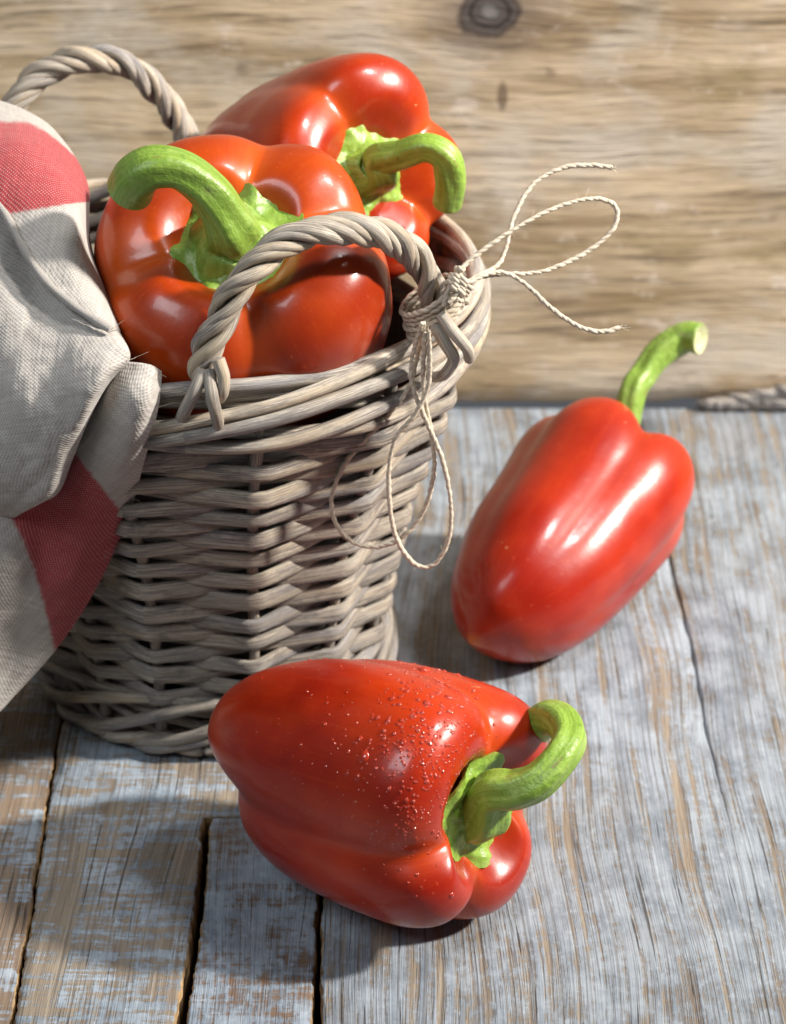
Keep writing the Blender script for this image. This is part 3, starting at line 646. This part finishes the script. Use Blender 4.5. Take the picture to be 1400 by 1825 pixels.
# ------------------------------------------------------------------ twine
ttop = P(775, 545, .735); tw = empty('twine', tuple(P(800, 700, .76)))
tag(tw, 'jute twine knotted in a bow round the near handle of the basket', 'twine')
def ply(b, path, r=.00052, off=.00017, pitch=.0044, seed=0, fuzz=24):
    n = max(40, int(len(path)*1)); T = np.gradient(path, axis=0); T /= np.maximum(np.linalg.norm(T, axis=1, keepdims=True), 1e-12)
    L = np.r_[0, np.cumsum(np.linalg.norm(np.diff(path, axis=0), axis=1))]
    a = unit([.3, .2, 1]); Ns = []
    for t in T: a = a-(a@t)*t; a /= np.linalg.norm(a); Ns.append(a)
    Ns = np.array(Ns); Bs = np.cross(T, Ns)
    for k in range(2):
        ph = 2*math.pi*L/pitch+k*math.pi+.5*np.sin(L*230+seed)
        rr = r*(1+.16*np.sin(L*310+k*2+seed)+.10*np.sin(L*97+seed))
        b.tube(path+(Ns*np.cos(ph)[:, None]+Bs*np.sin(ph)[:, None])*off, rr, ns=7, u0=seed+k)
    for i in range(int(fuzz*L[-1]/.05)):
        j = RNG.integers(2, len(path)-2); d = unit(RNG.normal(0, 1, 3)+T[j]*1.2); c = unit(RNG.normal(0, 1, 3)); s = RNG.uniform(.0008, .0026)
        q = np.array([path[j]+d*s*t+c*s*.5*t*t for t in np.linspace(0, 1, 5)]); b.tube(q, [.00005, .00005, .00004, .00004, .00003], ns=4, caps=False)
    for i in range(9 if fuzz > 10 else 0):      # frayed end
        d = unit(T[-1]+.45*RNG.normal(0, 1, 3)); c = unit(RNG.normal(0, 1, 3)); s = RNG.uniform(.001, .0028)
        q = np.array([path[-1]+d*s*t+c*s*.3*t*t for t in np.linspace(-.2, 1, 5)]); b.tube(q, [.00011, .0001, .00009, .00007, .00004], ns=4, caps=False)
def tpath(pts, n=None):
    q = spline([P(*p) for p in pts], 400); L = np.linalg.norm(np.diff(q, axis=0), axis=1).sum()
    return spline(q[::8], int(max(60, L/.00035)))
def twine_part(name, pts, seed):
    b = MB(); ply(b, tpath(pts), seed=seed); return b.build(name, M['twine'], tw)
D = lambda y: .737+max(0, y-590)/410*.031
twine_part('bow_loop', [(790, 545, .731), (806, 500, .730), (836, 465, .731), (905, 415, .733), (985, 372, .736), (1055, 354, .739), (1096, 368, .742), (1092, 408, .742), (1040, 452, .741), (965, 484, .738), (890, 489, .735), (835, 500, .731), (800, 530, .730)], 1)
twine_part('loose_end', [(805, 535, .729), (840, 498, .730), (885, 474, .735), (902, 440, .738), (916, 385, .741), (950, 328, .744), (1003, 299, .746), (1058, 295, .747), (1098, 300, .748)], 2)
twine_part('loose_end', [(800, 540, .729), (838, 503, .729), (890, 485, .733), (935, 506, .735), (985, 552, .737), (1036, 584, .738), (1078, 591, .739), (1109, 581, .740)], 3)
twine_part('bow_loop', [(756, 575, .730), (742, 640, D(640)), (728, 690, D(690)), (680, 752, D(752)), (622, 815, D(815)), (591, 885, D(885)), (602, 940, D(940)), (645, 973, D(973)), (705, 965, D(965)), (752, 915, D(915)), (773, 840, D(840)-.002), (768, 770, D(770)-.002), (754, 690, D(690)-.002), (757, 575, .729)], 4)
twine_part('bow_loop', [(752, 575, .729), (734, 640, D(640)-.003), (736, 690, D(690)-.003), (760, 752, D(752)-.003), (788, 820, D(820)-.003), (803, 900, D(900)-.003), (798, 965, D(965)-.003), (770, 1008, D(1008)-.003), (735, 1002, D(1002)-.003), (703, 950, D(950)-.003), (692, 860, D(860)-.003), (703, 785, D(785)-.003), (738, 740, D(740)-.004), (762, 690, D(690)-.004), (765, 640, D(640)-.004), (762, 575, .729)], 5)
# binding: turns of twine round the foot of the handle, and the knot
b = MB()
c0 = P(766, 520, .740); c1 = P(779, 572, .746); ax = unit(c1-c0)
ea = unit(np.array([1, .1, 0])-ax*ax[0]); eb = np.cross(ax, ea)
t = np.linspace(0, 1, 900); ph = 2*math.pi*6*t
tilt = .0016*np.cos(ph-.3)
path = c0+(c1-c0)*t[:, None]+(ea*np.cos(ph)[:, None]*.0082+eb*np.sin(ph)[:, None]*.0074)*(1+.05*np.sin(ph*.37))[:, None]-ax*(tilt*2.2)[:, None]
ply(b, path, r=.00054, off=.00026, seed=7, fuzz=3); b.build('binding', M['twine'], tw)
b = MB()
for k in range(3):
    t = np.linspace(0, 2*math.pi*1.15, 120); c = P(812+k*7, 515-k*9, .7315); u1 = unit(P(780, 560, .73)-P(850, 470, .73)); e = unit(np.cross(u1, FWD)); e3 = np.cross(u1, e)
    ply(b, c+(e*np.cos(t+k)[:, None]*.0030+e3*np.sin(t+k)[:, None]*.0032)+u1*(t[:, None]-3)*.0005, r=.00054, off=.00026, seed=11+k, fuzz=4)
b.build('knot', M['twine'], tw)

# ------------------------------------------------------------------ linen towel
def cubic_grid(ctrl, nr, nc):
    c = np.asarray(ctrl, float)   # rows, cols, 4
    rows = np.stack([np.stack([cr(c[i, :, k], np.linspace(0, 1, nc)) for k in range(c.shape[2])], -1) for i in range(c.shape[0])])
    return np.stack([np.stack([cr(rows[:, j, k], np.linspace(0, 1, nr)) for k in range(c.shape[2])], -1) for j in range(nc)], 1)
towel = tag(empty('kitchen_towel', tuple(P(60, 900, .75))), 'beige linen towel with red bands draped over the left rim of the basket', 'towel')
def sheet(b, ctrl, band, nr=90, nc=90, wr=.0012, seed=0, rot=0.0):
    g = cubic_grid(ctrl, nr, nc); x, y, d = g[..., 0], g[..., 1], g[..., 2]
    w = P3(x, y, d)
    rg = lambda k, q: 1-2*np.abs(vnoise(w, k, q))**.8
    nz = 1.2*vnoise(w, 34, seed)+.7*vnoise(w, 75, seed+1)+.45*rg(40, seed+4)+.20*rg(100, seed+5)+.14*vnoise(w, 420, seed+2)
    w = P3(x, y, d+wr*nz)
    uv = np.zeros((nr, nc, 2))
    q = w[:, :-1].reshape(-1, 3); nrm = np.linalg.svd(q-q.mean(0), full_matrices=False)[2][2]
    eu = unit(np.cross([0, 0, 1.0], nrm)); ev = np.cross(nrm, eu); cr_, sr_ = math.cos(rot), math.sin(rot)
    uv[..., 0] = w @ (eu*cr_+ev*sr_); uv[..., 1] = w @ (ev*cr_-eu*sr_)
    uv2 = np.zeros((nr, nc, 2)); uv2[..., 0] = band(g)
    b.grid(w, uv, uv2=uv2, flip=True)
    return w
def P3(x, y, d): return CAM+d[..., None]*(FWD+np.stack([(x-700)/F, 0*x, 0*x], -1)+UPV*((912.5-y)/F)[..., None])
b = MB()
B2 = [[(-160, 640, .742), (-20, 650, .738), (90, 655, .735), (205, 646, .720), (262, 650, .716), (286, 662, .721)],
      [(-160, 760, .742), (0, 760, .736), (110, 745, .733), (200, 715, .716), (255, 716, .713), (280, 722, .721)],
      [(-160, 880, .748), (-10, 880, .742), (90, 850, .742), (180, 800, .727), (230, 805, .726), (256, 818, .735)],
      [(-160, 1000, .757), (-10, 985, .748), (80, 960, .752), (160, 915, .746), (205, 910, .750), (227, 918, .759)],
      [(-160, 1120, .768), (-30, 1080, .758), (50, 1050, .762), (130, 1020, .760), (155, 1030, .766), (172, 1042, .772)],
      [(-160, 1230, .778), (-60, 1180, .770), (0, 1150, .772), (60, 1125, .774), (85, 1138, .778), (101, 1152, .783)],
      [(-170, 1400, .795), (-120, 1370, .79), (-70, 1330, .788), (-30, 1290, .787), (-12, 1276, .788), (2, 1262, .790)]]
wrap_left = lambda R: [[(r[0][0]-85, r[0][1]+60, r[0][2]+.026)]+r for r in R]   # the towel goes on round the basket, out of the picture
sheet(b, wrap_left(B2), lambda g: ((.8*g[..., 0]-.6*g[..., 1])+540+74*np.clip((g[..., 1]-930)/220, 0, 2)**1.3)/165, seed=71, rot=.9, wr=.0017)
B1 = [[(-160, 310, .748), (-20, 345, .742), (40, 410, .738), (90, 480, .734), (150, 535, .730), (205, 585, .726), (212, 600, .736)],
      [(-160, 450, .735), (-20, 470, .728), (60, 510, .730), (120, 560, .722), (180, 600, .716), (227, 634, .712), (215, 648, .720)],
      [(-160, 560, .728), (-20, 570, .724), (50, 600, .720), (110, 625, .716), (150, 645, .711), (188, 666, .707), (186, 690, .716)],
      [(-160, 660, .724), (-20, 670, .722), (30, 690, .716), (80, 700, .714), (115, 705, .711), (150, 728, .709), (152, 755, .719)],
      [(-160, 760, .726), (-20, 765, .722), (20, 775, .720), (60, 780, .718), (90, 785, .716), (118, 797, .719), (126, 820, .731)],
      [(-160, 850, .732), (-30, 850, .728), (0, 850, .727), (35, 855, .726), (60, 860, .726), (87, 876, .729), (98, 880, .740)],
      [(-160, 930, .745), (-60, 920, .744), (-35, 917, .744), (-15, 917, .743), (5, 917, .743), (26, 919, .744), (40, 900, .750)]]
sheet(b, wrap_left(B1), lambda g: g[..., 0]*0-5, seed=81, wr=.0025, rot=.35)
hem = [(-245, 420), (-160, 290), (-50, 335), (0, 370), (40, 440), (80, 500), (135, 548), (197, 588)]
top = [(-235, 300), (-160, 150), (-30, 175), (45, 200), (100, 240), (152, 325), (160, 440), (212, 592)]
dh = [.780, .740, .736, .733, .728, .724, .720, .716]; dt = [.822, .80, .795, .788, .780, .768, .755, .726]; bul = [.0, -.010, -.012, -.014, -.014, -.012, -.008, 0]
A = []
for t, wd, bb in ((0, 0, 0), (.33, .22, .55), (.66, .5, .95), (.88, .75, .75), (1.0, 1.0, .0), (.97, 1.3, -1.0)):
    A.append([(h[0]+(q[0]-h[0])*t, h[1]+(q[1]-h[1])*t, d0+(d1-d0)*wd+bb*bu) for h, q, d0, d1, bu in zip(hem, top, dh, dt, bul)])
def bandA(g):
    x, y = g[..., 0], g[..., 1]
    topb = 220+np.clip(x-40, 0, 200)**1.5*.07; botb = 385-.16*np.clip(x, -200, 300)
    return (y-topb)/(botb-topb)
sheet(b, A, bandA, seed=91, wr=.0016, rot=-.1)
tb = b.build('towel_cloth', M['cloth'], towel)
m = tb.modifiers.new('thickness', 'SOLIDIFY'); m.thickness = .0009; m.offset = 0
b = MB(); q = spline([P(x, y, d-.0012) for (x, y), d in zip(hem, dh)], 160)
b.uv2 = []; b.tube(q, .0011*(1+.12*np.sin(np.arange(160)*.5)), ns=10); hb = b.build('hem', M['cloth'], towel)
l = hb.data.uv_layers.new(name='band'); l.data.foreach_set('uv', np.full(len(l.data)*2, -5.0, dtype=np.float32))
# loose threads along the raw edges
b = MB()
edge = spline([P(286, 662, .721), P(280, 722, .721), P(256, 818, .735), P(227, 918, .759), P(172, 1042, .772), P(101, 1152, .783)], 120)
tip = spline([P(190, 585, .716), P(227, 634, .712), P(210, 650, .716)], 30)
for i in range(34):
    src = edge if i < 28 else tip; j = RNG.integers(1, len(src)-1); p = src[j]-FWD*.001; d = unit(RNG.normal(0, 1, 3)+np.array([1.4, 0, -.2])); c = RNG.normal(0, 1, 3); L = RNG.uniform(.0015, .0045)
    b.tube(np.array([p+d*L*t+c*L*.35*t*t for t in np.linspace(0, 1, 6)]), np.linspace(.00006, .00003, 6), ns=4, caps=False)
fz = b.build('loose_threads', M['twine'], towel); fz['kind'] = 'stuff'
